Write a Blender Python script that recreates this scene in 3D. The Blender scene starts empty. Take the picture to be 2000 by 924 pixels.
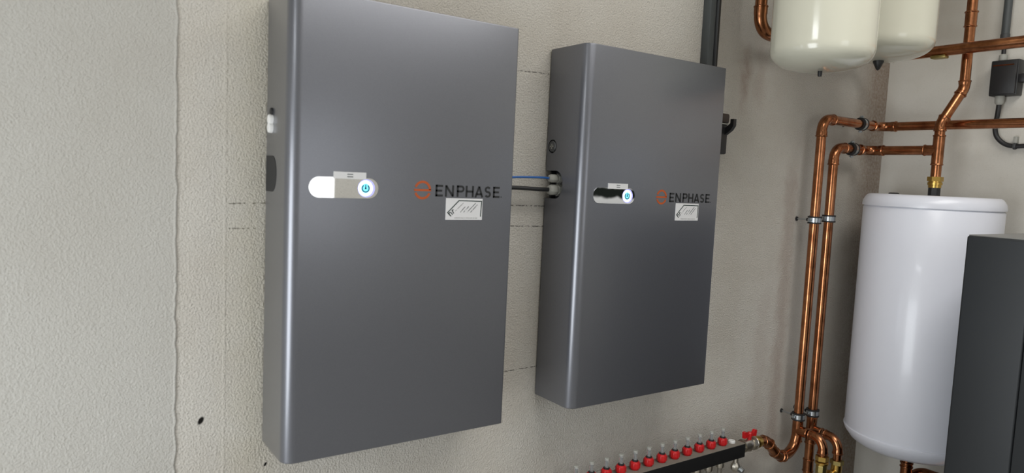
import bpy, bmesh, math, random
from mathutils import Vector, Matrix
random.seed(7)
PI = math.pi
SC = bpy.context.scene
COL = SC.collection

# ------------------------------------------------------------------ camera
cam_d = bpy.data.cameras.new('camera')
cam = bpy.data.objects.new('camera', cam_d); COL.objects.link(cam)
_r = (0.8239007583840717, -0.56493696696652, 0.045097269194715815)
_u = (0.011175276236813199, 0.09575323351839887, 0.9953423689725069)
_f = (0.5666239083688426, 0.8195593582074701, -0.08520448837577421)
_c = (-0.4267214765240731, -1.5802512848463024, 0.6232337040835447)
cam.matrix_world = Matrix(((_r[0], _u[0], -_f[0], _c[0]), (_r[1], _u[1], -_f[1], _c[1]),
                           (_r[2], _u[2], -_f[2], _c[2]), (0, 0, 0, 1)))
cam_d.sensor_fit = 'HORIZONTAL'; cam_d.sensor_width = 36.0; cam_d.lens = 24.586
cam_d.clip_start = 0.02
cam_d.dof.use_dof = True; cam_d.dof.focus_distance = 2.2; cam_d.dof.aperture_fstop = 3.2
SC.camera = cam

# ------------------------------------------------------------------ view, sky, lights
SC.view_settings.view_transform = 'Standard'; SC.view_settings.look = 'None'
SC.view_settings.gamma = 1.0; SC.view_settings.use_curve_mapping = False
SC.view_settings.exposure = -0.16
WORLD_STRENGTH = 1.0
DOOR_W, TRANSOM_W, REAR_W, FILL_W = 46.0, 5.0, 7.0, 36.0

def area(name, loc, rot, sx, sy, power, col):
    d = bpy.data.lights.new(name, 'AREA'); d.shape = 'RECTANGLE'; d.size = sx; d.size_y = sy
    d.energy = power; d.color = col
    o = bpy.data.objects.new(name, d); COL.objects.link(o); o.location = loc; o.rotation_euler = rot
    return o
FLOOR, CEIL = -0.95, 2.1
XL, XR, YR = -1.7, 2.555, -3.6
# daylight standing in the openings of the left wall and the rear wall
area('door_daylight', (XL - .02, -1.05, -.05), (0, -PI/2, 0), 1.8, 1.1, DOOR_W, (.93, .97, 1))
area('high_window_daylight', (XL - .02, -1.3, 1.662), (0, -PI/2, 0), .125, .72, TRANSOM_W, (.95, .98, 1))
area('rear_window_daylight', (.87, YR - .02, .75), (PI/2, 0, 0), 1.0, 1.3, REAR_W, (.97, .98, 1))
area('ceiling_fill_light', (1.0, -1.5, CEIL - .015), (0, 0, 0), 1.9, .9, FILL_W, (1, .98, .95))  # unseen fill light added under the ceiling to brighten the room

w = bpy.data.worlds.new('sky'); SC.world = w; w.use_nodes = True
nt = w.node_tree; nt.nodes.clear()
N = lambda t, **k: nt.nodes.new(t)
tc = N('ShaderNodeTexCoord'); sp = N('ShaderNodeSeparateXYZ'); nt.links.new(tc.outputs['Generated'], sp.inputs[0])
nz = N('ShaderNodeTexNoise'); nz.inputs['Scale'].default_value = 90; nz.inputs['Detail'].default_value = 6
nt.links.new(tc.outputs['Generated'], nz.inputs['Vector'])
ma = N('ShaderNodeMath'); ma.operation = 'MULTIPLY_ADD'; ma.inputs[1].default_value = -.012
nt.links.new(nz.outputs[0], ma.inputs[0]); nt.links.new(sp.outputs[2], ma.inputs[2])
cr = N('ShaderNodeValToRGB'); el = cr.color_ramp.elements
mm = N('ShaderNodeMath'); mm.operation = 'MULTIPLY_ADD'; mm.inputs[1].default_value = 5.; mm.inputs[2].default_value = .5; mm.use_clamp = True
nt.links.new(ma.outputs[0], mm.inputs[0]); nt.links.new(mm.outputs[0], cr.inputs[0])
el[0].position = 0; el[0].color = (.30, .30, .29, 1)
el[1].position = 1; el[1].color = (.82, .90, 1, 1)
for p_, c_ in ((.350, (.60, .60, .58, 1)), (.360, (.015, .018, .015, 1)), (.418, (.015, .018, .015, 1)), (.428, (.42, .42, .41, 1)), (.75, (.75, .80, .86, 1))):
    e = el.new(p_); e.color = c_
bg = N('ShaderNodeBackground'); bg.inputs[1].default_value = WORLD_STRENGTH
wo = N('ShaderNodeOutputWorld'); nt.links.new(cr.outputs[0], bg.inputs[0]); nt.links.new(bg.outputs[0], wo.inputs[0])

# ------------------------------------------------------------------ materials
def srgb(r, g, b):
    f = lambda c: (c/255/12.92) if c/255 <= .04045 else ((c/255 + .055)/1.055)**2.4
    return (f(r), f(g), f(b), 1)

class Mat:
    def __init__(s, name):
        s.m = bpy.data.materials.new(name); s.m.use_nodes = True; s.t = s.m.node_tree
        s.b = s.t.nodes['Principled BSDF']
    def n(s, typ, **kw):
        x = s.t.nodes.new(typ)
        for k, v in kw.items(): setattr(x, k, v)
        return x
    def l(s, a, b): s.t.links.new(a, b)
    def math(s, op, a, b=None, c=None):
        x = s.n('ShaderNodeMath', operation=op)
        for i, v in enumerate((a, b, c)):
            if v is None: continue
            if isinstance(v, (int, float)): x.inputs[i].default_value = v
            else: s.l(v, x.inputs[i])
        return x.outputs[0]
    def mix(s, fac, a, b):
        x = s.n('ShaderNodeMix', data_type='RGBA')
        for sock, v in ((x.inputs['Factor'], fac), (x.inputs['A'], a), (x.inputs['B'], b)):
            if isinstance(v, (int, float, tuple)): sock.default_value = v
            else: s.l(v, sock)
        return x.outputs['Result']
    def coord(s):
        if not hasattr(s, '_c'): s._c = s.n('ShaderNodeTexCoord').outputs['Object']
        return s._c
    def noise(s, scale, detail=3, rough=.5):
        x = s.n('ShaderNodeTexNoise'); x.inputs['Scale'].default_value = scale
        x.inputs['Detail'].default_value = detail; x.inputs['Roughness'].default_value = rough
        s.l(s.coord(), x.inputs['Vector']); return x.outputs[0]
    def bump(s, h, strength, dist):
        x = s.n('ShaderNodeBump'); x.inputs['Strength'].default_value = strength; x.inputs['Distance'].default_value = dist
        s.l(h, x.inputs['Height']); s.l(x.outputs[0], s.b.inputs['Normal'])

def simple(name, col, rough=.5, metal=0., coat=0., vary=.06, vscale=30, bump=0., bscale=300, emit=None, es=1., spec=None):
    M = Mat(name)
    n = M.noise(vscale, 3)
    d = tuple(max(0, c*(1 - vary)) for c in col[:3]) + (1,); h = tuple(min(1, c*(1 + vary)) for c in col[:3]) + (1,)
    M.l(M.mix(n, d, h), M.b.inputs['Base Color'])
    M.b.inputs['Roughness'].default_value = rough; M.b.inputs['Metallic'].default_value = metal
    M.b.inputs['Coat Weight'].default_value = coat; M.b.inputs['Coat Roughness'].default_value = .08
    if spec is not None: M.b.inputs['Specular IOR Level'].default_value = spec
    if bump: M.bump(M.noise(bscale, 2), bump, .001)
    if emit: M.b.inputs['Emission Color'].default_value = emit; M.b.inputs['Emission Strength'].default_value = es
    return M.m

def plaster(name, base, stain, marks=False, fine=210., strength=.75, grit=.6):
    M = Mat(name)
    c = M.coord(); se = M.n('ShaderNodeSeparateXYZ'); M.l(c, se.inputs[0]); X, Y, Z = se.outputs
    blot = M.noise(2.6, 5, .6)
    r1 = M.n('ShaderNodeMapRange'); r1.inputs[1].default_value = .42; r1.inputs[2].default_value = .72; M.l(blot, r1.inputs[0])
    col = M.mix(r1.outputs[0], base, stain)
    # fine dark specks of grit
    sp_ = M.noise(fine*1.6, 2, .6)
    r2 = M.n('ShaderNodeMapRange'); r2.inputs[1].default_value = .56; r2.inputs[2].default_value = .68; r2.inputs[4].default_value = grit; M.l(sp_, r2.inputs[0])
    dk = tuple(x*.48 for x in base[:3]) + (1,)
    col = M.mix(r2.outputs[0], col, dk)
    h0 = M.noise(fine, 4, .55)
    if marks:
        def band(v, centre, half, soft):      # 1 inside, 0 outside
            a = M.math('ABSOLUTE', M.math('SUBTRACT', v, centre))
            r = M.n('ShaderNodeMapRange'); r.inputs[1].default_value = half + soft; r.inputs[2].default_value = half
            r.inputs[3].default_value = 0; r.inputs[4].default_value = 1; M.l(a, r.inputs[0]); return r.outputs[0]
        grain = M.n('ShaderNodeMapRange'); grain.inputs[1].default_value = .42; grain.inputs[2].default_value = .55
        M.l(M.noise(120, 2), grain.inputs[0])
        # pencil and crack lines: x0, x1, z0, slope
        for x0, x1, z0, sl in ((-.075, .0, .5385, .03), (-.075, -.02, .4845, .01), (.55, .78, .5455, -.005), (.55, .78, .489, -.01),
                               (.55, .78, .906, .03), (.60, .78, .078, .02), (1.86, 1.90, -.334, .05)):
            zz = M.math('SUBTRACT', Z, M.math('MULTIPLY_ADD', M.math('SUBTRACT', X, x0), sl, z0))
            m = M.math('MULTIPLY', band(zz, 0., .0008, .0014), band(X, (x0 + x1)/2, (x1 - x0)/2, .002))
            m = M.math('MULTIPLY', m, grain.outputs[0])
            col = M.mix(M.math('MULTIPLY', m, .75), col, srgb(62, 58, 54))
        # old yellowed glue beside the first cabinet, rusty smears and speckled brown strip at the corner
        wob = M.math('MULTIPLY_ADD', M.noise(16, 4), .10, -.05)
        ye = M.math('MULTIPLY', band(M.math('ADD', X, wob), -.02, .005, .09), M.math('MULTIPLY', band(Z, .5, .5, .2), .17))
        col = M.mix(ye, col, srgb(196, 184, 140))
        xc = M.math('ADD', X, wob)
        br = M.math('MULTIPLY', band(xc, 2.58, .12, .16), M.math('MULTIPLY', M.math('ADD', M.noise(90, 3), .15), .85))
        col = M.mix(br, col, srgb(120, 92, 68))
        for xx, zc, hw, hh, k in ((1.615, 1.0, .006, .05, .4), (1.70, 1.02, .008, .07, .18), (1.93, .15, .015, .5, .25), (1.82, -.1, .02, .3, .12)):
            ru = M.math('MULTIPLY', M.math('MULTIPLY', band(xc, xx, hw, .035), band(Z, zc, hh, .09)), k)
            col = M.mix(M.math('MULTIPLY', ru, M.math('ADD', M.noise(70, 3), .3)), col, srgb(128, 84, 66))
        # two drill holes
        for xx, zc, a in ((-.129, .068, .0055), (.009, -.057, .003)):
            dx = M.math('SUBTRACT', X, xx); dz = M.math('SUBTRACT', Z, zc); dx = M.math('SUBTRACT', dx, M.math('MULTIPLY', dz, .35))
            q = M.math('SQRT', M.math('ADD', M.math('MULTIPLY', dx, dx), M.math('MULTIPLY', M.math('MULTIPLY', dz, dz), .45)))
            r = M.n('ShaderNodeMapRange'); r.inputs[1].default_value = a*1.25; r.inputs[2].default_value = a*.8; M.l(q, r.inputs[0])
            col = M.mix(r.outputs[0], col, (.008, .007, .006, 1))
        # faint joint line in the plaster
        jl = band(M.math('ADD', X, M.math('MULTIPLY', Z, .003)), -.082, .0012, .003)
        h0 = M.math('MULTIPLY_ADD', M.math('MULTIPLY', jl, M.noise(9, 3)), .3, h0)
    M.l(col, M.b.inputs['Base Color']); M.b.inputs['Roughness'].default_value = .9
    M.b.inputs['Specular IOR Level'].default_value = .2
    hh_ = M.math('MULTIPLY_ADD', M.noise(fine*.45, 2), .3, h0)
    M.bump(hh_, strength, .0075)
    return M.m

MT = {}
MT['plaster'] = plaster('bare_plaster', srgb(200, 196, 188), srgb(190, 184, 174), True)
MT['plaster_left'] = plaster('light_plaster', srgb(184, 182, 176), srgb(178, 175, 168), False, 250., .6, .2)
MT['plaster_right'] = plaster('smooth_plaster', srgb(210, 207, 199), srgb(200, 196, 186), False, 190., .14, .12)
MT['room_white'] = plaster('room_plaster', srgb(226, 224, 218), srgb(218, 214, 206), False, 120., .4)
MT['concrete'] = plaster('floor_screed', srgb(168, 166, 162), srgb(150, 148, 144), False, 60., .2)

def paint_metal(name, col):
    M = Mat(name)
    n = M.noise(900, 1)
    d = tuple(c*.88 for c in col[:3]) + (1,); h = tuple(c*1.12 for c in col[:3]) + (1,)
    M.l(M.mix(n, d, h), M.b.inputs['Base Color'])
    M.b.inputs['Metallic'].default_value = .70; M.b.inputs['Roughness'].default_value = .36; M.b.inputs['Coat Weight'].default_value = 1.0; M.b.inputs['Coat Roughness'].default_value = .24
    M.bump(M.noise(1100, 1), .06, .0006)
    return M.m
MT['battery'] = paint_metal('grey_metallic_paint', srgb(108, 110, 117))
MT['black'] = simple('black_plastic', (.012, .012, .013, 1), .45)
MT['recess'] = simple('dark_recess', (.02, .02, .021, 1), .7)
MT['dark_grey'] = simple('dark_grey_plastic', srgb(62, 63, 64), .5)
MT['brown_plastic'] = simple('brown_black_plastic', srgb(56, 46, 40), .5)
MT['screw_grey'] = simple('grey_screw', srgb(96, 98, 100), .4, .6)
MT['chrome'] = simple('mirror_chrome', (.86, .86, .86, 1), .0, 1.0, vary=.01)
MT['ltgrey'] = simple('light_grey_plastic', srgb(158, 158, 151), .5)
MT['white_plastic'] = simple('white_plastic', srgb(228, 228, 226), .4)
MT['label'] = simple('label_white', srgb(205, 205, 206), .45)
MT['ink'] = simple('black_ink', (.010, .011, .012, 1), .5)
MT['ink_soft'] = simple('grey_ink', srgb(92, 98, 100), .6)
MT['ink_pale'] = simple('pale_ink', srgb(140, 142, 140), .6)
MT['ink_green'] = simple('dark_green_ink', srgb(20, 44, 40), .5)
MT['orange'] = simple('orange_ink', srgb(166, 74, 22), .5)
MT['blue_cable'] = simple('blue_cable', srgb(38, 92, 160), .4)
MT['glow_white'] = simple('ring_light', (.9, .95, 1, 1), .4, emit=(.75, .88, 1, 1), es=2.2)
MT['glow_cyan'] = simple('button_light', (.2, .7, .85, 1), .4, emit=(.12, .62, .85, 1), es=.9)
MT['glow_violet'] = simple('button_glow_halo', (.4, .4, .9, 1), .4, emit=(.42, .42, .85, 1), es=.55)
MT['icon'] = simple('button_icon', srgb(0, 34, 60), .4)
MT['enamel'] = simple('cream_enamel', srgb(204, 203, 187), .16, coat=.5, vary=.015)
MT['boiler'] = simple('white_enamel', srgb(218, 220, 229), .30, coat=.2, vary=.012)
MT['boiler_seam'] = simple('seam_grey', srgb(120, 122, 126), .5)
MT['brass'] = simple('brass', srgb(196, 162, 88), .28, 1.0, vary=.2, vscale=60)
MT['brass_dull'] = simple('dull_brass', srgb(168, 152, 98), .38, 1.0, vary=.2, vscale=60)
MT['nickel'] = simple('nickel', srgb(190, 184, 172), .34, 1.0, vary=.12, vscale=60)
MT['zinc'] = simple('zinc_steel', srgb(188, 194, 198), .28, 1.0, vary=.1, vscale=60)
MT['rubber'] = simple('black_rubber', (.011, .011, .012, 1), .7)
MT['red'] = simple('red_plastic', srgb(186, 24, 28), .32)
MT['foam'] = simple('black_insulation', (.007, .007, .0075, 1), .8, bump=.2, spec=.2)
MT['foam_top'] = simple('grey_insulation_top', srgb(128, 121, 111), .85, vary=.2)  # paler grey than the bar beneath it
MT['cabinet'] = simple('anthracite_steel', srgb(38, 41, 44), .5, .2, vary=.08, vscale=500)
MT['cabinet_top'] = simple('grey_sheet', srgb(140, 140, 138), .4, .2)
MT['conduit'] = simple('grey_trunking', srgb(70, 74, 75), .5)
MT['pex'] = simple('grey_loop_pipe', srgb(112, 106, 96), .45)

def copper_mat(name, tint=1.0, rough=.14):
    M = Mat(name)
    n = M.noise(22, 6, .65)
    r = M.n('ShaderNodeMapRange'); r.inputs[1].default_value = .35; r.inputs[2].default_value = .68; M.l(n, r.inputs[0])
    a = srgb(188*tint, 128*tint, 90*tint); b = srgb(134*tint, 85*tint, 56*tint)
    M.l(M.mix(r.outputs[0], a, b), M.b.inputs['Base Color'])
    M.b.inputs['Metallic'].default_value = 1.0
    rr = M.n('ShaderNodeMapRange'); rr.inputs[3].default_value = rough; rr.inputs[4].default_value = rough + .14
    M.l(n, rr.inputs[0]); M.l(rr.outputs[0], M.b.inputs['Roughness'])
    return M.m
MT['copper'] = copper_mat('copper', 1.0)
MT['copper_fit'] = copper_mat('copper_fitting', .95, .16)

def glass_mat():
    M = Mat('clear_sight_glass')
    M.b.inputs['Base Color'].default_value = (.92, .94, .93, 1); M.b.inputs['Roughness'].default_value = .05
    M.b.inputs['Transmission Weight'].default_value = .8; M.b.inputs['IOR'].default_value = 1.45
    return M.m
MT['clear'] = glass_mat()

# ------------------------------------------------------------------ mesh helpers
class MB:
    def __init__(s): s.bm = bmesh.new()
    def box(s, x0, x1, y0, y1, z0, z1, bev=0., seg=2):
        r = bmesh.ops.create_cube(s.bm, size=1)
        vs = r['verts']
        for v in vs:
            v.co = Vector((x0 + (v.co.x + .5)*(x1 - x0), y0 + (v.co.y + .5)*(y1 - y0), z0 + (v.co.z + .5)*(z1 - z0)))
        if bev:
            es = list({e for v in vs for e in v.link_edges})
            bmesh.ops.bevel(s.bm, geom=es, offset=bev, segments=seg, profile=.5, affect='EDGES')
        return s
    def prism(s, poly, axis, a0, a1):
        """poly of 2-D points extruded along axis ('x','y','z'); order (y,z), (x,z), (x,y)"""
        def P(p, a):
            return {'x': (a, p[0], p[1]), 'y': (p[0], a, p[1]), 'z': (p[0], p[1], a)}[axis]
        A = [s.bm.verts.new(P(p, a0)) for p in poly]; B = [s.bm.verts.new(P(p, a1)) for p in poly]
        n = len(poly)
        fs = [s.bm.faces.new(A), s.bm.faces.new(B[::-1])]
        for i in range(n): fs.append(s.bm.faces.new((A[i], B[i], B[(i+1) % n], A[(i+1) % n])))
        bmesh.ops.recalc_face_normals(s.bm, faces=fs)
        return s
    def lathe(s, prof, seg=32, loc=(0, 0, 0), axis=(0, 0, 1)):
        """prof: list of (radius, height) along axis from loc"""
        q = Vector((0, 0, 1)).rotation_difference(Vector(axis).normalized()); loc = Vector(loc)
        rings = []
        for r, h in prof:
            if r < 1e-6: rings.append([s.bm.verts.new(loc + q @ Vector((0, 0, h)))])
            else: rings.append([s.bm.verts.new(loc + q @ Vector((r*math.cos(2*PI*i/seg), r*math.sin(2*PI*i/seg), h))) for i in range(seg)])
        fs = []
        for a, b in zip(rings, rings[1:]):
            if len(a) == 1 and len(b) == 1: continue
            for i in range(seg):
                j = (i+1) % seg
                if len(a) == 1: fs.append(s.bm.faces.new((a[0], b[j], b[i])))
                elif len(b) == 1: fs.append(s.bm.faces.new((a[i], a[j], b[0])))
                else: fs.append(s.bm.faces.new((a[i], a[j], b[j], b[i])))
        for rg, flip in ((rings[0], True), (rings[-1], False)):
            if len(rg) > 1: fs.append(s.bm.faces.new(rg[::-1] if flip else rg))
        bmesh.ops.recalc_face_normals(s.bm, faces=fs)
        return s
    def tube(s, pts, rad, seg=20):
        pts = [Vector(p) for p in pts]; n = len(pts)
        if not isinstance(rad, (list, tuple)): rad = [rad]*n
        tg = []
        for i in range(n):
            t = (pts[min(i+1, n-1)] - pts[max(i-1, 0)])
            tg.append(t.normalized())
        ref = Vector((0, 0, 1)) if abs(tg[0].z) < .9 else Vector((1, 0, 0))
        nn = tg[0].cross(ref).normalized(); rings = []
        for i in range(n):
            if i: 
                nn = tg[i-1].rotation_difference(tg[i]) @ nn
            nn = (nn - tg[i]*nn.dot(tg[i])).normalized(); bb = tg[i].cross(nn)
            rings.append([s.bm.verts.new(pts[i] + rad[i]*(math.cos(2*PI*k/seg)*nn + math.sin(2*PI*k/seg)*bb)) for k in range(seg)])
        fs = []
        for a, b in zip(rings, rings[1:]):
            for i in range(seg):
                j = (i+1) % seg; fs.append(s.bm.faces.new((a[i], a[j], b[j], b[i])))
        fs.append(s.bm.faces.new(rings[0][::-1])); fs.append(s.bm.faces.new(rings[-1]))
        bmesh.ops.recalc_face_normals(s.bm, faces=fs)
        return s
    def torus(s, c, axis, R, r, seg=28, sub=10, a0=0., a1=2*PI, squash=1.):
        q = Vector((0, 0, 1)).rotation_difference(Vector(axis).normalized()); c = Vector(c)
        full = abs(a1 - a0 - 2*PI) < 1e-5; m = seg if full else seg + 1; rings = []
        for i in range(m):
            a = a0 + (a1 - a0)*i/seg
            rings.append([s.bm.verts.new(c + q @ Vector(((R + r*math.cos(2*PI*k/sub))*math.cos(a), (R + r*math.cos(2*PI*k/sub))*math.sin(a), squash*r*math.sin(2*PI*k/sub)))) for k in range(sub)])
        fs = []
        for i in range(seg):
            A, B = rings[i], rings[(i+1) % m]
            for k in range(sub):
                l = (k+1) % sub; fs.append(s.bm.faces.new((A[k], B[k], B[l], A[l])))
        if not full: fs += [s.bm.faces.new(rings[0]), s.bm.faces.new(rings[-1][::-1])]
        bmesh.ops.recalc_face_normals(s.bm, faces=fs)
        return s
    def ribbon(s, pts, wd, y0, y1, frame=None):
        """flat stroke of width wd through (x,z) points, from depth y0 (front) to y1"""
        P = [Vector((p[0], p[1])) for p in pts]; n = len(P); L = []; R = []
        for i in range(n):
            d1 = (P[i] - P[i-1]).normalized() if i else None
            d2 = (P[i+1] - P[i]).normalized() if i < n-1 else None
            if d1 is None: t = d2; k = 1
            elif d2 is None: t = d1; k = 1
            else:
                t = (d1 + d2); t = t.normalized() if t.length > 1e-6 else d1
                k = 1/max(.35, t.dot(d1))
            nn = Vector((-t.y, t.x))*wd/2*k
            L.append(P[i] + nn); R.append(P[i] - nn)
        for i in range(n-1):
            s.prism([L[i], L[i+1], R[i+1], R[i]], 'y', y0, y1)
        return s
    def build(s, name, m, parent=None, smooth=35):
        me = bpy.data.meshes.new(name); s.bm.normal_update()
        if parent is not None:
            off = wloc(parent); bmesh.ops.translate(s.bm, verts=s.bm.verts, vec=-off)
        s.bm.to_mesh(me); s.bm.free()
        if isinstance(m, str): m = MT[m]
        me.materials.append(m)
        if smooth:
            me.polygons.foreach_set('use_smooth', [True]*len(me.polygons)); me.set_sharp_from_angle(angle=math.radians(smooth))
        o = bpy.data.objects.new(name, me); COL.objects.link(o)
        if parent is not None: o.parent = parent
        return o

def wloc(o):
    v = Vector(o.location)
    while o.parent is not None: o = o.parent; v = v + Vector(o.location)
    return v
def thing(name, label, cat, loc, group=None):
    o = bpy.data.objects.new(name, None); COL.objects.link(o); o.location = loc; o.empty_display_size = .05
    tag(o, label, cat, group); return o
def tag(o, label, cat, group=None):
    o['label'] = label; o['category'] = cat
    if group: o['group'] = group
    return o
def struct(o): o['kind'] = 'structure'; return o
def arc(c, r, a0, a1, n=12, rz=None):
    rz = rz or r
    return [(c[0] + r*math.cos(math.radians(a0 + (a1-a0)*i/n)), c[1] + rz*math.sin(math.radians(a0 + (a1-a0)*i/n))) for i in range(n+1)]
def fillet(pts, R, n=10):
    pts = [Vector(p) for p in pts]; out = [pts[0]]
    for a, b, c in zip(pts, pts[1:], pts[2:]):
        out += bend(a, b, c, R, n)
    return out + [pts[-1]]
def bend(a, b, c, R, n=10):
    a, b, c = Vector(a), Vector(b), Vector(c)
    u = (a - b).normalized(); v = (c - b).normalized()
    ang = math.acos(max(-1, min(1, u.dot(v)))); d = R/math.tan(ang/2)
    s0 = b + u*d; cen = b + (u + v).normalized()*(R/math.sin(ang/2))
    r0 = s0 - cen; ax = r0.cross((b + v*d) - cen).normalized(); tot = PI - ang
    return [cen + Matrix.Rotation(tot*i/n, 3, ax) @ r0 for i in range(n+1)]
def catmull(pts, n=8):
    P = [Vector(p) for p in pts]; P = [2*P[0]-P[1]] + P + [2*P[-1]-P[-2]]; out = []
    for i in range(1, len(P)-2):
        for k in range(n):
            t = k/n; a, b, c, d = P[i-1], P[i], P[i+1], P[i+2]
            out.append(.5*((2*b) + (c-a)*t + (2*a-5*b+4*c-d)*t*t + (3*b-a-3*c+d)*t**3))
    return out + [P[-2]]

# ------------------------------------------------------------------ the room
struct(MB().box(-.179, XR + .15, 0, .15, FLOOR, CEIL).build('wall_back', 'plaster', smooth=0))
# the lighter plaster section left of the seam stands a few millimetres proud, with a rough edge
m = MB(); bm = m.bm; NZ = 220; fr = []; bk = []; lf = []; rd = []; r2_ = []
for i in range(NZ + 1):
    z = FLOOR + (CEIL - FLOOR)*i/NZ; j = random.gauss(0, .0008) + .0009*math.sin(z*37) + .0007*math.sin(z*91 + 1)
    fr.append(bm.verts.new((-.1845 + j, -.0024, z))); rd.append(bm.verts.new((-.1812 + j, -.0040 + abs(j)*.4, z))); r2_.append(bm.verts.new((-.1798 + j, -.0036 + abs(j)*.4, z))); bk.append(bm.verts.new((-.1772 + j, .0005, z))); lf.append(bm.verts.new((XL, -.0024, z)))
for i in range(NZ):
    bm.faces.new((lf[i], fr[i], fr[i+1], lf[i+1])); [bm.faces.new((a_[i], b_[i], b_[i+1], a_[i+1])) for a_, b_ in ((fr, rd), (rd, r2_), (r2_, bk))]
bmesh.ops.recalc_face_normals(bm, faces=bm.faces)
m.box(XL, -.179, .0006, .15, FLOOR, CEIL)
struct(m.build('wall_back_left', 'plaster_left', smooth=0))
# right wall with an opening nearer the entrance side
m = MB(); y0, y1, z0, z1 = -2.75, -1.65, .0, 1.1
m.box(XR, XR+.15, y1, .0, FLOOR, CEIL).box(XR, XR+.15, YR, y0, FLOOR, CEIL).box(XR, XR+.15, y0, y1, FLOOR, z0).box(XR, XR+.15, y0, y1, z1, CEIL)
struct(m.build('wall_right', 'plaster_right', smooth=0))
# left wall with door opening and a high window
m = MB()
m.box(XL-.15, XL, -.5, .15, FLOOR, CEIL).box(XL-.15, XL, YR, -1.66, FLOOR, CEIL).box(XL-.15, XL, -1.66, -.5, .87, 1.60)
m.box(XL-.15, XL, -.94, -.5, 1.60, 1.725).box(XL-.15, XL, -1.66, -.5, 1.725, CEIL)
struct(m.build('wall_left', 'room_white', smooth=0))
m = MB()
m.box(XL-.15, .37, YR-.15, YR, FLOOR, CEIL).box(1.37, XR+.15, YR-.15, YR, FLOOR, CEIL).box(.37, 1.37, YR-.15, YR, FLOOR, .10).box(.37, 1.37, YR-.15, YR, 1.40, CEIL)
struct(m.build('wall_rear', 'room_white', smooth=0))
struct(MB().box(XL-.15, XR+.15, YR-.15, .15, FLOOR-.1, FLOOR).build('floor', 'concrete', smooth=0))
struct(MB().box(XL-.15, XR+.15, YR-.15, .15, CEIL, CEIL+.1).build('ceiling', 'room_white', smooth=0))

# ------------------------------------------------------------------ battery cabinets
BW, BH, BD = .55, .98, .1607
def oval_poly(yc, zc, hy, hz, n=10):
    """cut-out on a cabinet side, rounded towards the front (negative y)"""
    pts = [(.05, zc - hz), (yc - hy*.35, zc - hz)]
    pts += [(yc - hy*.35 - hy*.65*math.sin(PI*i/n), zc - hz*math.cos(PI*i/n)) for i in range(1, n)]
    return pts + [(yc - hy*.35, zc + hz), (.05, zc + hz)]
def make_cover(X, Z):
    r = .027
    rr = .005
    poly = [(X, -.005), (X, -BD + r)]
    poly += [(X + r - r*math.cos(math.radians(a)), -BD + r - r*math.sin(math.radians(a))) for a in range(9, 90, 9)]
    poly += [(X + r, -BD), (X + BW - rr, -BD)]
    poly += [(X + BW - rr + rr*math.sin(math.radians(a)), -BD + rr - rr*math.cos(math.radians(a))) for a in range(15, 90, 15)]
    poly += [(X + BW, -BD + rr), (X + BW, -.005)]
    m = MB(); m.prism(poly, 'z', Z, Z + BH)
    es = [e for e in m.bm.edges if abs(e.verts[0].co.z - e.verts[1].co.z) < 1e-6]
    bmesh.ops.bevel(m.bm, geom=es, offset=.0028, segments=3, profile=.5, affect='EDGES')
    return m
def cut(o, cutter_bm):
    me = bpy.data.meshes.new('cut'); cutter_bm.to_mesh(me); cutter_bm.free(); c = bpy.data.objects.new('cut', me); COL.objects.link(c)
    md = o.modifiers.new('cut', 'BOOLEAN'); md.object = c; md.operation = 'DIFFERENCE'; md.solver = 'EXACT'
    bpy.context.view_layer.update()
    new = bpy.data.meshes.new_from_object(o.evaluated_get(bpy.context.evaluated_depsgraph_get()))
    o.modifiers.clear(); old = o.data; o.data = new; bpy.data.meshes.remove(old); bpy.data.objects.remove(c); bpy.data.meshes.remove(me)

def glyph(ch, x0, x1, zb, zt, w):
    h = zt - zb; a = x0 + w/2; b = x1 - w/2; lo = zb + w/2; hi = zt - w/2; mid = (lo + hi)/2
    if ch == 'E': return [[(a, zb), (a, zt)], [(x0, hi), (x1, hi)], [(x0, mid), (x1 - w*.5, mid)], [(x0, lo), (x1, lo)]]
    if ch == 'N': return [[(a, zb), (a, zt)], [(b, zb), (b, zt)], [(a, zt - w*.3), (b, zb + w*.3)]]
    if ch == 'P':
        r = (hi - mid + w*.1)/2; c = (b - r, hi - r)
        return [[(a, zb), (a, zt)], [(x0, hi), (b - r, hi)] + arc(c, r, 85, -85, 10) + [(b - r, hi - 2*r), (x0, hi - 2*r)]]
    if ch == 'H': return [[(a, zb), (a, zt)], [(b, zb), (b, zt)], [(a, mid), (b, mid)]]
    if ch == 'A': 
        t = zb + h*.27; k = .27
        return [[(a, zb), ((a+b)/2, zt - w*.2)], [(b, zb), ((a+b)/2, zt - w*.2)], [(a + k*(b-a)/2, t), (b - k*(b-a)/2, t)]]
    if ch == 'S':
        rt = (hi - mid)/2; rb = (mid - lo)/2; cx = (a + b)/2; rx = (b - a)/2
        return [arc((cx, hi - rt), rx*.92, 30, 270, 14, rt) + arc((cx, lo + rb), rx, 90, -150, 14, rb)[1:]]
    return []
def pill(x0, x1, z0, z1, n=14):
    r = (z1 - z0)/2; zc = (z0 + z1)/2
    return arc((x0 + r, zc), r, 90, 270, n) + arc((x1 - r, zc), r, -90, 90, n)
def disc(c, r, n=32): return arc(c, r, 0, 360 - 360/n, n - 1)

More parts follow.
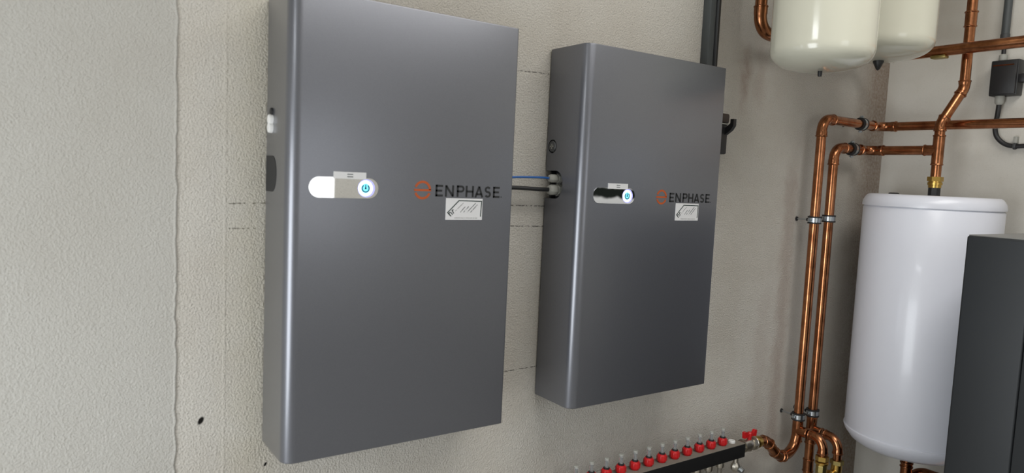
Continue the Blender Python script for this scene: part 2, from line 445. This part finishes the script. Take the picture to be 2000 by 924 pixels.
def make_battery(X, Z, label, glands):
    t = thing('battery_cabinet', label, 'battery', (X + BW/2, -.08, Z), 'wall batteries')
    cov = make_cover(X, Z).build('cover', 'battery', t, 30)
    if glands:
        cb = MB().prism([(y, z - Z - .0) for y, z in oval_poly(-.036, Z + .6065, .046, .0385)], 'x', X - .02, X + .035)
        cb.lathe([(.0185, -.03), (.0185, .012)], 28, (X, -.029, .712), (1, 0, 0))
        cut(cov, cb.bm)
        cov.data.polygons.foreach_set('use_smooth', [True]*len(cov.data.polygons)); cov.data.set_sharp_from_angle(angle=math.radians(30))
    MB().box(X + .02, X + BW - .02, -.006, 0, Z + .02, Z + BH - .02).build('mounting_plate', 'dark_grey', t)
    F = -BD
    # left side openings
    if glands:
        MB().prism([(y, z) for y, z in oval_poly(-.036, Z + .6065, .0455, .038)][1:-1], 'x', X + .028, X + .034).build('recess_plate', 'recess', t)
        sc = MB().lathe([(.0, .006), (.0135, .006), (.0155, .004), (.0155, -.010)], 24, (X + .004, -.029, Z + .712), (-1, 0, 0)).build('side_screw', 'screw_grey', t)
        MB().box(X - .0030, X - .0005, -.036, -.022, Z + .7105, Z + .7135).box(X - .0030, X - .0005, -.0305, -.0275, Z + .705, Z + .719).build('screw_slot', 'ltgrey', sc)
        for (zc, r) in ((Z + .6235, .0115), (Z + .592, .0145)):
            g = MB().lathe([(r*.85, -.045), (r*.95, -.022), (r, -.020), (r, -.002), (r*.86, .004), (r*.55, .007)], 10, (X - .012, -.044, zc), (-1, 0, 0)).build('cable_gland', 'ltgrey', t, 25)
            MB().lathe([(r*1.18, -.034), (r*1.18, -.022)], 6, (X - .012, -.044, zc), (-1, 0, 0)).build('gland_nut', 'ltgrey', g, 20)
    else:
        MB().prism([(min(y, -.006), z) for y, z in oval_poly(-.036, Z + .6065, .046, .0385)], 'x', X - .0008, X + .004).build('side_blank', 'recess', t)
        for zc in (Z + .7215, Z + .704):
            MB().lathe([(.0, -.009), (.0098, -.008), (.0112, -.005), (.0112, .003), (0, .003)], 20, (X, -.044, zc), (1, 0, 0)).build('side_cap', 'white_plastic', t)
        MB().lathe([(.0, -.005), (.008, -.004), (.009, .002), (0, .002)], 20, (X, -.044, Z + .738), (1, 0, 0)).build('side_plug', 'recess', t)
    # right side: dark cable plate with glands
    MB().prism([(min(y, -.006), z) for y, z in oval_poly(-.036, Z + .6065, .046, .0385)], 'x', X + BW - .004, X + BW + .001).build('side_blank', 'recess', t)
    for (zc, r) in ((Z + .6235, .0105), (Z + .592, .013)):
        MB().lathe([(r*1.1, 0), (r*1.1, .006), (r*.85, .009), (r*.8, .02), (r*.5, .024)], 10, (X + BW, -.048, zc), (1, 0, 0)).build('cable_gland', 'dark_grey', t, 25)
    # status window with lit power button
    zc = Z + .584
    pl = MB().prism(pill(X + .0425, X + .1955, zc - .0218, zc + .0218), 'y', F - .0016, F + .001).build('status_window', 'chrome', t, 25)
    bx = X + .166
    MB().prism(disc((bx + .002, zc), .0195), 'y', F - .0018, F - .0012).build('button_glow_disc', 'glow_violet', pl, 0)  # violet glow around the button, put in as an emissive disc
    MB().prism(disc((bx, zc), .0164), 'y', F - .0021, F - .0012).build('button_ring', 'glow_white', pl, 0)
    MB().prism(disc((bx, zc), .0105), 'y', F - .0025, F - .0015).build('power_button', 'glow_cyan', pl, 0)
    m = MB(); m.ribbon(arc((bx, zc), .0078, 125, 415, 24), .0024, F - .0028, F - .002)
    m.ribbon([(bx, zc - .001), (bx, zc + .008)], .0022, F - .0028, F - .002).prism(disc((bx, zc), .0021, 14), 'y', F - .0028, F - .002)
    m.build('power_symbol', 'icon', pl, 0)
    lb = MB().box(X + .0945, X + .1665, F - .0028, F + .001, Z + .603, Z + .6175).build('status_label', 'label', t, 0)
    m = MB()
    for k in range(2): m.box(X + .124, X + .137, F - .0031, F - .0026, Z + .6065 + k*.0052, Z + .6085 + k*.0052)
    m.build('label_print', 'ink_soft', lb, 0)
    # emblem and lettering
    ex, ez, er = X + .3035, Z + .584, .0186; w = .0052
    m = MB()
    m.ribbon(arc((ex, ez), er, 158, 2, 24), w, F - .0006, F + .001)
    m.ribbon([(ex - er - w/2, ez), (ex + er + w/2, ez)], w*.95, F - .0006, F + .001)
    m.ribbon(arc((ex, ez), er, 200, 338, 24), w, F - .0006, F + .001)
    m.build('brand_emblem', 'orange', t, 0)
    m = MB(); xs = [('E', .3367, .3557), ('N', .3618, .3844), ('P', .3928, .4128), ('H', .4167, .4385), ('A', .4415, .4655), ('S', .4692, .4868), ('E', .4935, .512)]
    for ch, a, b in xs:
        for st in glyph(ch, X + a, X + b, Z + .5705, Z + .597, .0043): m.ribbon(st, .0047, F - .0006, F + .001)
    m.prism(disc((X + .5172, Z + .5725), .0014, 12), 'y', F - .0006, F + .001)
    m.build('brand_lettering', 'ink', t, 0)
    # installer's sticker
    sx0, sx1, sz0, sz1 = X + .3645, X + .464, Z + .5165, Z + .5672
    st = MB().box(sx0, sx1, F - .0010, F + .001, sz0, sz1).build('sticker', 'label', t, 0)
    U = lambda u, v: (sx0 + u*(sx1 - sx0), sz0 + v*(sz1 - sz0))
    m = MB(); f0, f1 = F - .0014, F - .0008
    m.ribbon([U(.145, .17), U(.05, .335), U(.345, .895), U(.972, .88), U(.955, .16)], .0023, f0, f1)
    m.ribbon([U(.085, .27), U(.105, .345), U(.135, .345), U(.155, .315), U(.185, .245)], .0019, f0, f1)
    m.ribbon([U(.165, .455), U(.215, .30)], .0021, f0, f1).ribbon([U(.165, .40), U(.175, .46), U(.21, .465)], .0019, f0, f1)
    m.build('sticker_mark', 'ink_green', st, 0)
    m = MB(); rng = random.Random(3)
    def micro(p, q, hgt, mm):
        p = Vector(U(*p)); q = Vector(U(*q)); d = q - p; L = d.length; d.normalize(); nn = Vector((-d.y, d.x)); s = 0.
        while s < L:
            wd = rng.uniform(.0007, .0013)
            if rng.random() < .88:
                a = p + d*s; k = rng.uniform(.7, 1.)*hgt
                mm.prism([a - nn*hgt*.5, a + d*wd - nn*hgt*.5, a + d*wd + nn*(k - hgt*.5), a + nn*(k - hgt*.5)], 'y', f0, f1)
            s += wd + .0004
    for p, q in (((.39, .36), (.515, .61)), ((.48, .36), (.61, .62)), ((.575, .36), (.80, .78)), ((.67, .36), (.855, .72))): micro(p, q, .0019, m)
    m.build('sticker_text', 'ink_soft', st, 0)
    m = MB(); micro((.26, .42), (.46, .78), .0016, m); micro((.24, .095), (.86, .095), .0016, m)
    m.build('sticker_address', 'ink_pale', st, 0)
    return t
BX2 = .7683
make_battery(0., 0., 'large grey metal battery cabinet nearest, left one, with orange ring emblem', False)
make_battery(BX2, 0., 'grey metal battery cabinet further right, with two pale cable glands on its left side', True)

# cables between the cabinets
o = MB().tube(catmull([(BW + .022, -.048, .6235), (.60, -.046, .621), (.66, -.047, .6235), (.72, -.048, .6245), (BX2 - .018, -.044, .6235)]), .0030, 12).build('cable', 'blue_cable')
tag(o, 'thin blue cable running between the two grey cabinets', 'cable')
o = MB().tube(catmull([(BW + .022, -.048, .592), (.60, -.047, .5945), (.66, -.047, .594), (.72, -.048, .5925), (BX2 - .018, -.044, .592)]), .0056, 14).build('cable', 'black')
tag(o, 'thick black cable running between the two grey cabinets', 'cable')

# ------------------------------------------------------------------ trunking and isolator beside the second cabinet
t = thing('cable_trunking', 'dark grey vertical trunking on the wall above the second cabinet', 'trunking', (1.40, 0, .983))
MB().box(1.379, 1.405, -.032, 0, .981, CEIL - .002, .002).build('channel', 'conduit', t)
MB().tube([(1.426, -.017, .985), (1.426, -.017, CEIL - .003)], .0125, 18).build('tube', 'black', t)
MB().box(1.412, 1.4155, -.036, 0, .981, CEIL - .003, .0015).build('edge_strip', 'dark_grey', t)

t = thing('isolator_switch', 'black isolator switch with lever, half hidden behind the second cabinet', 'switch', (1.42, 0, .73))
MB().box(1.372, 1.468, -.062, 0, .728, .825, .006, 3).build('housing', 'black', t)
MB().box(1.376, 1.472, -.064, 0, .829, .861, .007, 3).build('top_cap', 'brown_plastic', t)
MB().box(1.374, 1.470, -.063, -.002, .825, .829).build('seam_line', 'ltgrey', t)
MB().prism([(-.060, .790), (-.084, .806), (-.094, .820), (-.094, .842), (-.081, .842), (-.081, .828), (-.060, .812)], 'x', 1.452, 1.466).build('lever', 'black', t)

# ------------------------------------------------------------------ copper pipework
PR = .0172
def straight(a, b, r, parent, name='pipe', m='copper', seg=24):
    return MB().tube([a, b], r, seg).build(name, m, parent)
def bead(mb, c, axis, r, th=.0035): mb.torus(c, axis, r + th*.25, th, 28, 8)
def elbow(a, b, c, r, R, parent, sock=.020, name='elbow', n=12):
    pts = bend(a, b, c, R, n); d0 = (Vector(a) - Vector(b)).normalized(); d1 = (Vector(c) - Vector(b)).normalized()
    P = [pts[0] + d0*sock, pts[0] + d0*.004] + pts + [pts[-1] + d1*.004, pts[-1] + d1*sock]
    rr = [r + .0024]*2 + [r + .0012]*len(pts) + [r + .0024]*2
    m = MB().tube(P, rr, 24)
    bead(m, P[0], d0, r); bead(m, P[-1], d1, r)
    m.build(name, 'copper_fit', parent)
    return P[0], P[-1]
def tee(c, axis, side, r, parent, hl=.045, sl=.045, name='tee'):
    c = Vector(c); ax = Vector(axis).normalized(); sd = Vector(side).normalized()
    m = MB().tube([c - ax*hl, c + ax*hl], r + .0022, 24).tube([c, c + sd*sl], r + .0022, 24)
    for p, d in ((c - ax*hl, ax), (c + ax*hl, ax), (c + sd*sl, sd)): bead(m, p, d, r)
    return m.build(name, 'copper_fit', parent)

# riser A: from the manifold up and round the corner
A = thing('copper_riser', 'copper pipe rising from the red-capped manifold, left of the pair, turning along the wall', 'pipe', (1.98, -.075, -.375), 'copper risers')
zA, xA2 = .888, 2.385
P1 = (1.98, -.075, -.345); P2 = (1.98, -.075, zA); P3 = (xA2, -.075, zA); P4 = (xA2, -1.35, zA - .004)
e0, e1 = elbow(P1, P2, P3, PR, .044, A)
f0_, f1_ = elbow(P2, P3, P4, PR, .040, A)
straight((1.98, -.075, -.27), e0, PR, A); straight(e1, f0_, PR, A); straight(f1_, P4, PR, A)
tee((1.98, -.075, -.292), (0, 0, 1), (0, -1, 0), PR, A, .042, .044)
# swan bend from the ball valve to the foot of the riser
S = catmull([(1.728, -.088, -.287), (1.765, -.088, -.291), (1.80, -.087, -.318), (1.835, -.086, -.352), (1.872, -.083, -.371)], 7)
m = MB().tube(S, PR + .0015, 24)
bead(m, (1.752, -.088, -.289), (1, 0, -.05), PR); bead(m, (1.79, -.087, -.308), (.75, 0, -.6), PR + .001); bead(m, (1.828, -.086, -.346), (.75, 0, -.65), PR); bead(m, S[-1], (1, 0, -.25), PR + .001)
m.build('swan_bend', 'copper_fit', A)
S = catmull([(1.872, -.083, -.371), (1.90, -.080, -.376), (1.938, -.076, -.370), (1.967, -.075, -.348), (1.979, -.075, -.315)], 7)
m = MB().tube(S, PR + .0018, 24); bead(m, (1.893, -.081, -.3755), (1, 0, -.1), PR + .001)
m.build('elbow', 'copper_fit', A)
# branch elbow dropping from riser A's tee
e0, e1 = elbow((1.98, -.10, -.292), (1.98, -.184, -.292), (1.98, -.184, -.5), PR - .001, .042, A, .012)
straight((1.98, -.184, -.345), (1.98, -.184, -.3545), PR - .002, A)

# riser B
B = thing('copper_riser', 'copper pipe right of the pair, running from floor to the boiler feed tee', 'pipe', (2.068, -.078, FLOOR), 'copper risers')
xB, zB = 2.068, .788
Q1 = (xB, -.078, FLOOR + .001); Q2 = (xB, -.078, zB); Q3 = (2.302, -.078, zB + .001); Q4 = (2.302, -.338, zB + .001)
e0, e1 = elbow(Q1, Q2, Q3, PR, .044, B); f0_, f1_ = elbow(Q2, Q3, Q4, PR, .040, B)
straight(Q1, e0, PR, B); straight(e1, f0_, PR, B); straight(f1_, (2.302, -.2915, zB + .001), PR, B)
tee((xB, -.078, -.305), (0, 0, 1), (0, -1, 0), PR, B, .052, .044)
e0, e1 = elbow((xB, -.10, -.305), (xB, -.192, -.305), (xB, -.192, -.5), PR - .001, .042, B, .012)
straight((xB, -.192, -.36), (xB, -.192, -.3845), PR - .002, B)
m = MB(); m.tube([(xB, -.078, -.425), (xB, -.078, -.47)], PR + .0022, 24); bead(m, (xB, -.078, -.425), (0, 0, 1), PR); bead(m, (xB, -.078, -.47), (0, 0, 1), PR)
m.build('coupling', 'copper_fit', B)

# boiler feed: vertical pipe with offset
V = thing('boiler_feed_pipe', 'copper pipe standing on top of the white boiler, offset and rising past the crossing pipe', 'pipe', (2.302, -.338, .623))
V0 = (2.302, -.338, .66); V1 = (2.302, -.338, .885); V2 = (2.362, -.379, 1.015); V3 = (2.362, -.379, 1.9)
tee((2.302, -.338, zB + .001), (0, 0, 1), (0, 1, 0), PR, V, .052, .046)
e0, e1 = elbow(V0, V1, V2, PR, .05, V, .012, 'bend'); f0_, f1_ = elbow(V1, V2, V3, PR, .05, V, .012, 'bend')
straight(V0, e0, PR, V); straight(e1, f0_, PR, V); straight(f1_, V3, PR, V)
m = MB().tube([(2.362, -.379, 1.235), (2.362, -.379, 1.285)], PR + .0022, 24); bead(m, (2.362, -.379, 1.235), (0, 0, 1), PR); bead(m, (2.362, -.379, 1.285), (0, 0, 1), PR + .001)
m.build('coupling', 'copper_fit', V)
MB().lathe([(.0215, 0), (.0215, .010), (.0245, .0105), (.0245, .020), (.0215, .021), (.0215, .026)], 24, (2.302, -.338, .652), (0, 0, 1)).build('compression_ring', 'brass', V, 25)
MB().lathe([(.0265, 0), (.0265, .016)], 6, (2.302, -.338, .676), (0, 0, 1)).build('compression_nut', 'brass', V, 20)
MB().lathe([(.021, 0), (.021, .030)], 8, (2.302, -.338, .623), (0, 0, 1)).build('boiler_spigot', 'black', V, 20)

# pipe running behind the expansion vessels and then along the right wall
T = thing('copper_vessel_pipe', 'thick copper pipe dropping left of the vessels and running behind them to the right', 'pipe', (1.565, -.08, 1.14))
R2 = .0195; T0 = (1.567, -.08, CEIL - .002); T1 = (1.567, -.08, 1.137); T2 = (2.285, -.08, 1.143); T3 = (2.285, -1.35, 1.148)
e0, e1 = elbow(T0, T1, T2, R2, .055, T, .026); f0_, f1_ = elbow(T1, T2, T3, R2, .05, T, .024)
straight(T0, e0, R2, T); straight(e1, f0_, R2, T); straight(f1_, T3, R2, T)
MB().box(2.268, 2.302, -.345, -.295, 1.117, 1.128, .003).build('drain_boss', 'brass_dull', T)

# pipe clamps
def clamp(c, axis, rod_to, label, r=PR, lug=None):
    """rubber-lined ring round a pipe; rod_to: point on the wall"""
    c = Vector(c); ax = Vector(axis).normalized(); w = Vector(rod_to)
    t = thing('pipe_clamp', label, 'pipe clamp', c, 'pipe clamps')
    h = .0135
    m = MB(); q = [(r + .0002, -h), (r + .0072, -h), (r + .0072, -h + .0050), (r + .0030, -h + .0050), (r + .0030, h - .0050), (r + .0072, h - .0050), (r + .0072, h), (r + .0002, h), (r + .0002, -h)]
    m.lathe(q[:-1] , 28, c, ax); m.build('rubber_lining', 'rubber', t)
    m = MB(); m.lathe([(r + .0031, -.0080), (r + .0060, -.0080), (r + .0060, .0080), (r + .0031, .0080)], 28, c, ax)
    side = ax.cross((w - c).normalized()).normalized()
    for sgn in (1, -1):
        p = c + side*sgn*(r + .009)
        m2 = Vector(p)
        u = (w - c).normalized()
        for k in (1, -1):
            vs = []
            mm = MB(); mm.box(-.007, .007, -.0009, .0009, -.0068, .0068, .0004)
            M_ = Matrix((side, u, ax)).transposed().to_4x4(); M_.translation = p + u*k*.0022
            bmesh.ops.transform(mm.bm, matrix=M_, verts=mm.bm.verts)
            tmp = bpy.data.meshes.new('t'); mm.bm.to_mesh(tmp); mm.bm.free(); m.bm.from_mesh(tmp); bpy.data.meshes.remove(tmp)
    m.build('clamp_band', 'zinc', t)
    u = (w - c).normalized()
    for sgn in (1, -1):
        p = c + side*sgn*(r + .0105)
        MB().lathe([(0, -.0065), (.0042, -.006), (.0042, -.003), (.0021, -.003), (.0021, .010), (0, .010)], 10, p, u).build('clamp_screw', 'zinc', t)
    L = (w - c).length
    rod = MB().tube([c + u*(r + .004), c + u*(L - .0)], .0032, 10).build('rod', 'zinc', t)
    MB().lathe([(.0062, 0), (.0062, .010)], 6, c + u*(r + .004), u).build('rod_nut', 'rubber', rod)
    MB().lathe([(.0085, 0), (.0075, .004), (.0, .0045)], 14, w, -u).build('wall_plug', 'rubber', rod)
    return t
clamp((1.98, -.075, .513), (0, 0, 1), (1.98, 0, .513), 'steel clamp halfway up the left copper riser')
clamp((2.068, -.078, .519), (0, 0, 1), (2.068, 0, .519), 'steel clamp halfway up the right copper riser')
clamp((1.98, -.075, -.238), (0, 0, 1), (1.98, 0, -.238), 'steel clamp at the foot of the left copper riser')
clamp((2.068, -.078, -.236), (0, 0, 1), (2.068, 0, -.236), 'steel clamp at the foot of the right copper riser')
clamp((2.243, -.075, .888), (1, 0, 0), (2.243, 0, .888), 'steel clamp on the upper horizontal copper pipe near the corner')
clamp((2.188, -.078, .788), (1, 0, 0), (2.188, 0, .788), 'steel clamp on the lower horizontal copper pipe near the corner')

# brass valves below the two branch elbows
t = thing('brass_valve', 'brass valve with hex nut under the left branch elbow, nearest', 'valve', (1.98, -.184, -.6), 'branch valves')
MB().lathe([(.0235, 0), (.0235, .017)], 6, (1.98, -.184, -.372), (0, 0, 1)).build('compression_nut', 'brass', t, 20)
MB().lathe([(.019, 0), (.0235, .004), (.0235, .010), (.019, .013)], 24, (1.98, -.184, -.388), (0, 0, 1)).build('collar', 'brass', t)
MB().lathe([(.020, 0), (.020, .022), (.0185, .025)], 8, (1.98, -.184, -.414), (0, 0, 1)).build('flats', 'brass_dull', t, 20)
MB().lathe([(.0165, 0), (.0195, .004), (.0195, .19)], 24, (1.98, -.184, -.604), (0, 0, 1)).build('valve_body', 'brass_dull', t)
straight((1.98, -.184, FLOOR + .001), (1.98, -.184, -.60), .014, t, 'tail_pipe', 'copper')

t = thing('brass_valve', 'brass elbow union under the right branch elbow, beside the boiler', 'valve', (xB, -.192, -.43), 'branch valves')
MB().lathe([(.0245, 0), (.0245, .015)], 6, (xB, -.192, -.400), (0, 0, 1)).build('compression_nut', 'brass_dull', t, 20)
pts = [(xB, -.192, -.395)] + bend((xB, -.192, -.37), (xB, -.192, -.437), (1.985, -.192, -.445), .020, 10) + [(2.002, -.19, -.4435)]
m = MB().tube(pts, .0195, 24); m.torus((2.030, -.191, -.441), (1, 0, .1), .0195, .0045, 26, 8); m.build('elbow_body', 'brass', t)
MB().tube([(2.006, -.19, -.443), (1.990, -.187, -.445)], .023, 8).build('union_nut', 'brass_dull', t, 20)

# ------------------------------------------------------------------ underfloor manifold
ZT, ZB = -.263, -.312; Y0, Y1 = -.117, -.056; XM0, XM1 = .70, 1.612
M_ = thing('heating_manifold', 'black underfloor heating manifold bar with a row of red flow meters', 'manifold', (1.15, -.085, ZB))
MB().box(XM0, XM1, Y0, Y1, ZB, ZT - .0015, .003).build('insulation_bar', 'foam', M_)
MB().box(XM0 + .002, XM1 - .002, Y0 + .002, Y1 - .002, ZT - .004, ZT).build('top_strip', 'foam_top', M_, 0)
for k in range(12):
    x = 1.524 - k*.0594; y = -.086
    fm = MB()
    fm.lathe([(.0115, -.002), (.0120, .003), (.0152, .005), (.0162, .012), (.0155, .0215), (.0125, .0265), (0, .0265)], 28, (x, y, ZT), (0, 0, 1))
    for j in range(8):
        a = 2*PI*j/8
        fm.tube([(x + .0158*math.cos(a), y + .0158*math.sin(a), ZT + .006), (x + .0156*math.cos(a), y + .0156*math.sin(a), ZT + .0215)], .0013, 6)
    f = fm.build('flow_meter', 'red', M_, 24)
    MB().lathe([(.0095, 0), (.0095, .004), (.008, .005), (0, .005)], 20, (x, y, ZT + .0260), (0, 0, 1)).build('dark_collar', 'black', f)
    MB().lathe([(0, 0), (.0062, 0), (.0062, .026), (0, .026)], 20, (x, y, ZT + .0305), (0, 0, 1)).build('sight_glass', 'clear', f)
    MB().tube([(x, y, ZT + .031), (x, y, ZT + .049)], .0034, 8).build('indicator', 'black', f)
    MB().lathe([(0, 0), (.0072, 0), (.0078, .002), (.0072, .0045), (0, .005)], 20, (x, y, ZT + .0555), (0, 0, 1)).build('glass_cap', 'ltgrey', f)
    c = MB().lathe([(.0130, 0), (.0130, -.012)], 6, (x, y + .004, ZB), (0, 0, 1)).lathe([(.0145, -.012), (.0150, -.020), (.0135, -.030)], 20, (x, y + .004, ZB), (0, 0, 1)).build('pipe_connector', 'nickel', M_, 25)
    MB().tube([(x, y + .004, ZB - .029), (x, y + .004, FLOOR + .001)], .008, 14).build('loop_pipe', 'pex', c)
MB().lathe([(.0, 0), (.0125, 0), (.0125, .006), (.011, .008), (.006, .008), (.006, .006), (0, .006)], 24, (1.574, -.086, ZT), (0, 0, 1)).build('air_vent', 'white_plastic', M_)
dv = MB().lathe([(.009, 0), (.009, -.022)], 16, (1.588, -.098, ZB), (0, 0, 1)).lathe([(0, -.018), (.010, -.020), (.0155, -.029), (.017, -.036), (.0150, -.045), (.009, -.052), (0, -.053)], 10, (1.588, -.098, ZB), (0, 0, 1)).build('drain_cock', 'nickel', M_, 25)
MB().lathe([(.0085, 0), (.011, .004), (.011, .018), (.0, .019)], 10, (1.588, -.112, ZB - .038), (.2, -1, -.35)).build('drain_cap', 'zinc', dv, 25)
# ball valve at the right end
bv = thing('ball_valve', 'nickel ball valve with red butterfly handle at the manifold end', 'valve', (1.67, -.087, -.308))
vc = -.287
m = MB().lathe([(.0215, 0), (.0215, .018)], 8, (1.613, -.087, vc), (1, 0, 0)).lathe([(.0235, .018), (.0235, .024), (.0200, .026), (.0215, .034), (.0245, .048), (.0215, .062), (.0195, .066)], 24, (1.613, -.087, vc), (1, 0, 0))
m.build('valve_body', 'nickel', bv, 25)
MB().lathe([(.0245, .066), (.0245, .082)], 8, (1.613, -.087, vc), (1, 0, 0)).torus((1.698, -.087, vc), (1, 0, 0), .0215, .003, 24, 8).build('union_nut', 'nickel', bv, 20)
MB().lathe([(.0195, .086), (.0215, .090), (.0215, .102), (.0195, .118)], 24, (1.613, -.087, vc), (1, 0, 0)).build('brass_end', 'brass', bv)
m = MB().lathe([(.0075, 0), (.0080, .016), (.0095, .018), (.0095, .030), (.006, .034), (0, .034)], 16, (1.663, -.092, vc + .014), (0, 0, 1))
hz = vc + .036
for sgn in (1, -1):
    m.prism([(1.663 + sgn*.006, hz - .004), (1.663 + sgn*.020, hz - .004), (1.663 + sgn*.032, hz - .006), (1.663 + sgn*.034, hz + .016), (1.663 + sgn*.024, hz + .017), (1.663 + sgn*.016, hz + .006), (1.663 + sgn*.006, hz + .008)], 'y', -.098, -.086)
m.build('butterfly_handle', 'red', bv, 25)

# ------------------------------------------------------------------ boiler
bcx, bcy, br = 2.302, -.335, .226
t = thing('water_boiler', 'large white cylindrical boiler hung in the corner behind the dark cabinet', 'boiler', (bcx, bcy, -.33))
MB().lathe([(br - .002, -.268), (br, -.262), (br, .572), (br - .003, .576)], 96, (bcx, bcy, 0), (0, 0, 1)).build('tank_jacket', 'boiler', t, 40)
MB().lathe([(br - .004, .573), (br - .004, .578), (br + .003, .579), (br + .0035, .587), (br + .001, .600), (br - .005, .611), (br - .011, .6185), (br - .018, .6222), (br - .026, .623), (0, .623)], 96, (bcx, bcy, 0), (0, 0, 1)).build('top_lid', 'boiler', t, 40)
MB().lathe([(br - .004, -.262), (br + .003, -.266), (br + .003, -.270), (br - .004, -.286), (br - .022, -.310), (br - .048, -.326), (br - .075, -.331), (0, -.331)], 96, (bcx, bcy, 0), (0, 0, 1)).build('bottom_lid', 'boiler', t, 40)
MB().lathe([(.018, 0), (.018, .004), (.012, .006), (0, .006)], 20, (2.21, -.24, .6225), (0, 0, 1)).build('top_plug', 'black', t)
MB().box(2.50, XR, -.40, -.27, .42, .47).build('wall_bracket', 'zinc', t)
p = thing('boiler_drain_pipe', 'short copper pipe with collar coming out under the boiler', 'pipe', (2.215, -.375, -.43))
MB().tube([(2.20, -.38, -.331), (2.20, -.38, FLOOR + .001)], .0165, 24).build('pipe', 'copper', p)
m = MB().tube([(2.20, -.38, -.350), (2.20, -.38, -.40)], .019, 24); bead(m, (2.20, -.38, -.352), (0, 0, 1), .018); bead(m, (2.20, -.38, -.366), (0, 0, 1), .018)
m.build('coupling', 'copper_fit', p)
p = thing('boiler_return_pipe', 'copper pipe with broad elbow under the boiler by the dark cabinet', 'pipe', (2.26, -.40, -.40))
pts = [(2.24, -.385, -.6)] + bend((2.24, -.385, -.6), (2.24, -.385, -.385), (2.24, -.62, -.385), .05, 12) + [(2.24, -.60, -.385)]
MB().tube(pts, .021, 24).build('elbow', 'copper_fit', p)
MB().tube([(2.24, -.385, -.59), (2.24, -.385, FLOOR + .001)], .0185, 24).build('pipe', 'copper', p)

# ------------------------------------------------------------------ dark cabinet
cx0, cy1, cz = 1.80, -.667, .5165
t = thing('equipment_cabinet', 'tall anthracite cabinet with pale top standing in front of the boiler', 'cabinet', (2.12, -1.0, FLOOR))
MB().box(cx0 + .012, 2.46, -1.27, cy1, FLOOR, cz - .003, .004).build('body', 'cabinet', t)
MB().box(cx0, cx0 + .0125, -.833, cy1, FLOOR + .03, cz - .003, .006, 4).build('front_panel', 'cabinet', t)
MB().box(cx0, cx0 + .0125, -1.27, -.8348, FLOOR + .03, cz - .003, .002, 3).build('front_panel', 'cabinet', t)
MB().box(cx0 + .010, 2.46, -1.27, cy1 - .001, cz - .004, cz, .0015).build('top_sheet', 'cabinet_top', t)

# ------------------------------------------------------------------ expansion vessels
def vessel(c, r, zb, h, label, tip):
    t = thing('expansion_vessel', label, 'expansion vessel', (c[0], c[1], zb), 'expansion vessels')
    dome = [(r*(1 - (1 - k/22)**2.6)**(1/2.8), k/22*.066) for k in [22*(q/26)**2.4 for q in range(27)]]
    P = [(0, 0)] + dome[1:] + [(r, h - .066)] + [(a, h - b) for a, b in dome[::-1][1:-1]] + [(0, h)]
    MB().lathe(P, 72, (c[0], c[1], zb), (0, 0, 1)).build('shell', 'enamel', t, 60)
    if tip == 'valve':
        MB().lathe([(.0, -.016), (.0055, -.015), (.0065, -.008), (.0065, .004), (0, .004)], 14, (c[0], c[1], zb), (0, 0, 1)).build('valve_cap', 'black', t)
    else:
        MB().lathe([(0, -.032), (.006, -.028), (.017, -.004), (.017, .005), (0, .005)], 18, (c[0], c[1], zb), (0, 0, 1)).build('valve_cap', 'black', t)
    MB().box(c[0] - .02, c[0] + .02, c[1] + r - .01, -.002, zb + h - .13, zb + h - .10).build('wall_bracket', 'zinc', t)
    return t
vessel((1.4875, -.362), .1435, .972, .52, 'cream white expansion vessel nearest, left one of the hanging pair', 'valve')
vessel((1.938, -.287), .163, 1.068, .52, 'cream white expansion vessel half hidden behind the nearer one, black funnel cap below', 'funnel')

# ------------------------------------------------------------------ junction box on the right wall
J = thing('junction_box', 'small black junction box with grey glands on the right wall', 'junction box', (XR, -.445, .997))
MB().box(XR - .050, XR, -.492, -.402, 1.000, 1.128, .003).build('box_body', 'black', J)
MB().box(XR - .060, XR - .048, -.488, -.406, 1.004, 1.124, .002).build('lid', 'black', J)
MB().box(XR - .0606, XR - .058, -.480, -.412, 1.106, 1.110).build('lid_stripe', 'copper_fit', J, 0)
MB().box(XR - .045, XR - .008, -.512, -.490, 1.045, 1.075, .003).build('side_entry', 'black', J)
MB().lathe([(.012, 0), (.014, .006), (.014, .022), (.010, .026)], 14, (XR - .028, -.430, 1.126), (0, 0, 1)).build('cable_gland', 'ltgrey', J)
MB().lathe([(.015, 0), (.016, -.010), (.015, -.026), (.009, -.034)], 14, (XR - .028, -.432, 1.002), (0, 0, 1)).build('cable_gland', 'ltgrey', J)
t = thing('conduit', 'dark grey conduit tube coming down into the black junction box', 'conduit', (XR - .026, -.430, 1.15))
MB().tube([(XR - .026, -.428, 1.205), (XR - .026, -.428, CEIL - .002)], .0135, 18).build('tube', 'conduit', t)
MB().lathe([(.0155, 0), (.0155, .030), (.0135, .032)], 18, (XR - .026, -.428, 1.195), (0, 0, 1)).build('end_sleeve', 'dark_grey', t)
MB().tube([(XR - .028, -.430, 1.150), (XR - .026, -.428, 1.20)], .0075, 14).build('cable', 'black', t)
o = MB().tube(catmull([(XR - .028, -.432, .970), (XR - .027, -.430, .93), (XR - .022, -.424, .89), (XR - .018, -.432, .852), (XR - .016, -.458, .826), (XR - .015, -.49, .817), (XR - .015, -.53, .818), (XR - .015, -.62, .82), (XR - .015, -1.1, .82), (XR - .015, -1.62, .82)]), .0085, 14).build('cable', 'black')
tag(o, 'black cable looping down from the junction box along the right wall', 'cable')
t = thing('cable_clip', 'small grey clip holding the black cable to the right wall', 'clip', (XR, -.492, .817))
MB().torus((XR - .015, -.492, .817), (0, 1, 0), .0105, .0026, 20, 8, squash=2.).build('ring', 'dark_grey', t)
MB().box(XR - .020, XR, -.498, -.486, .827, .852, .002).build('stem', 'ltgrey', t)
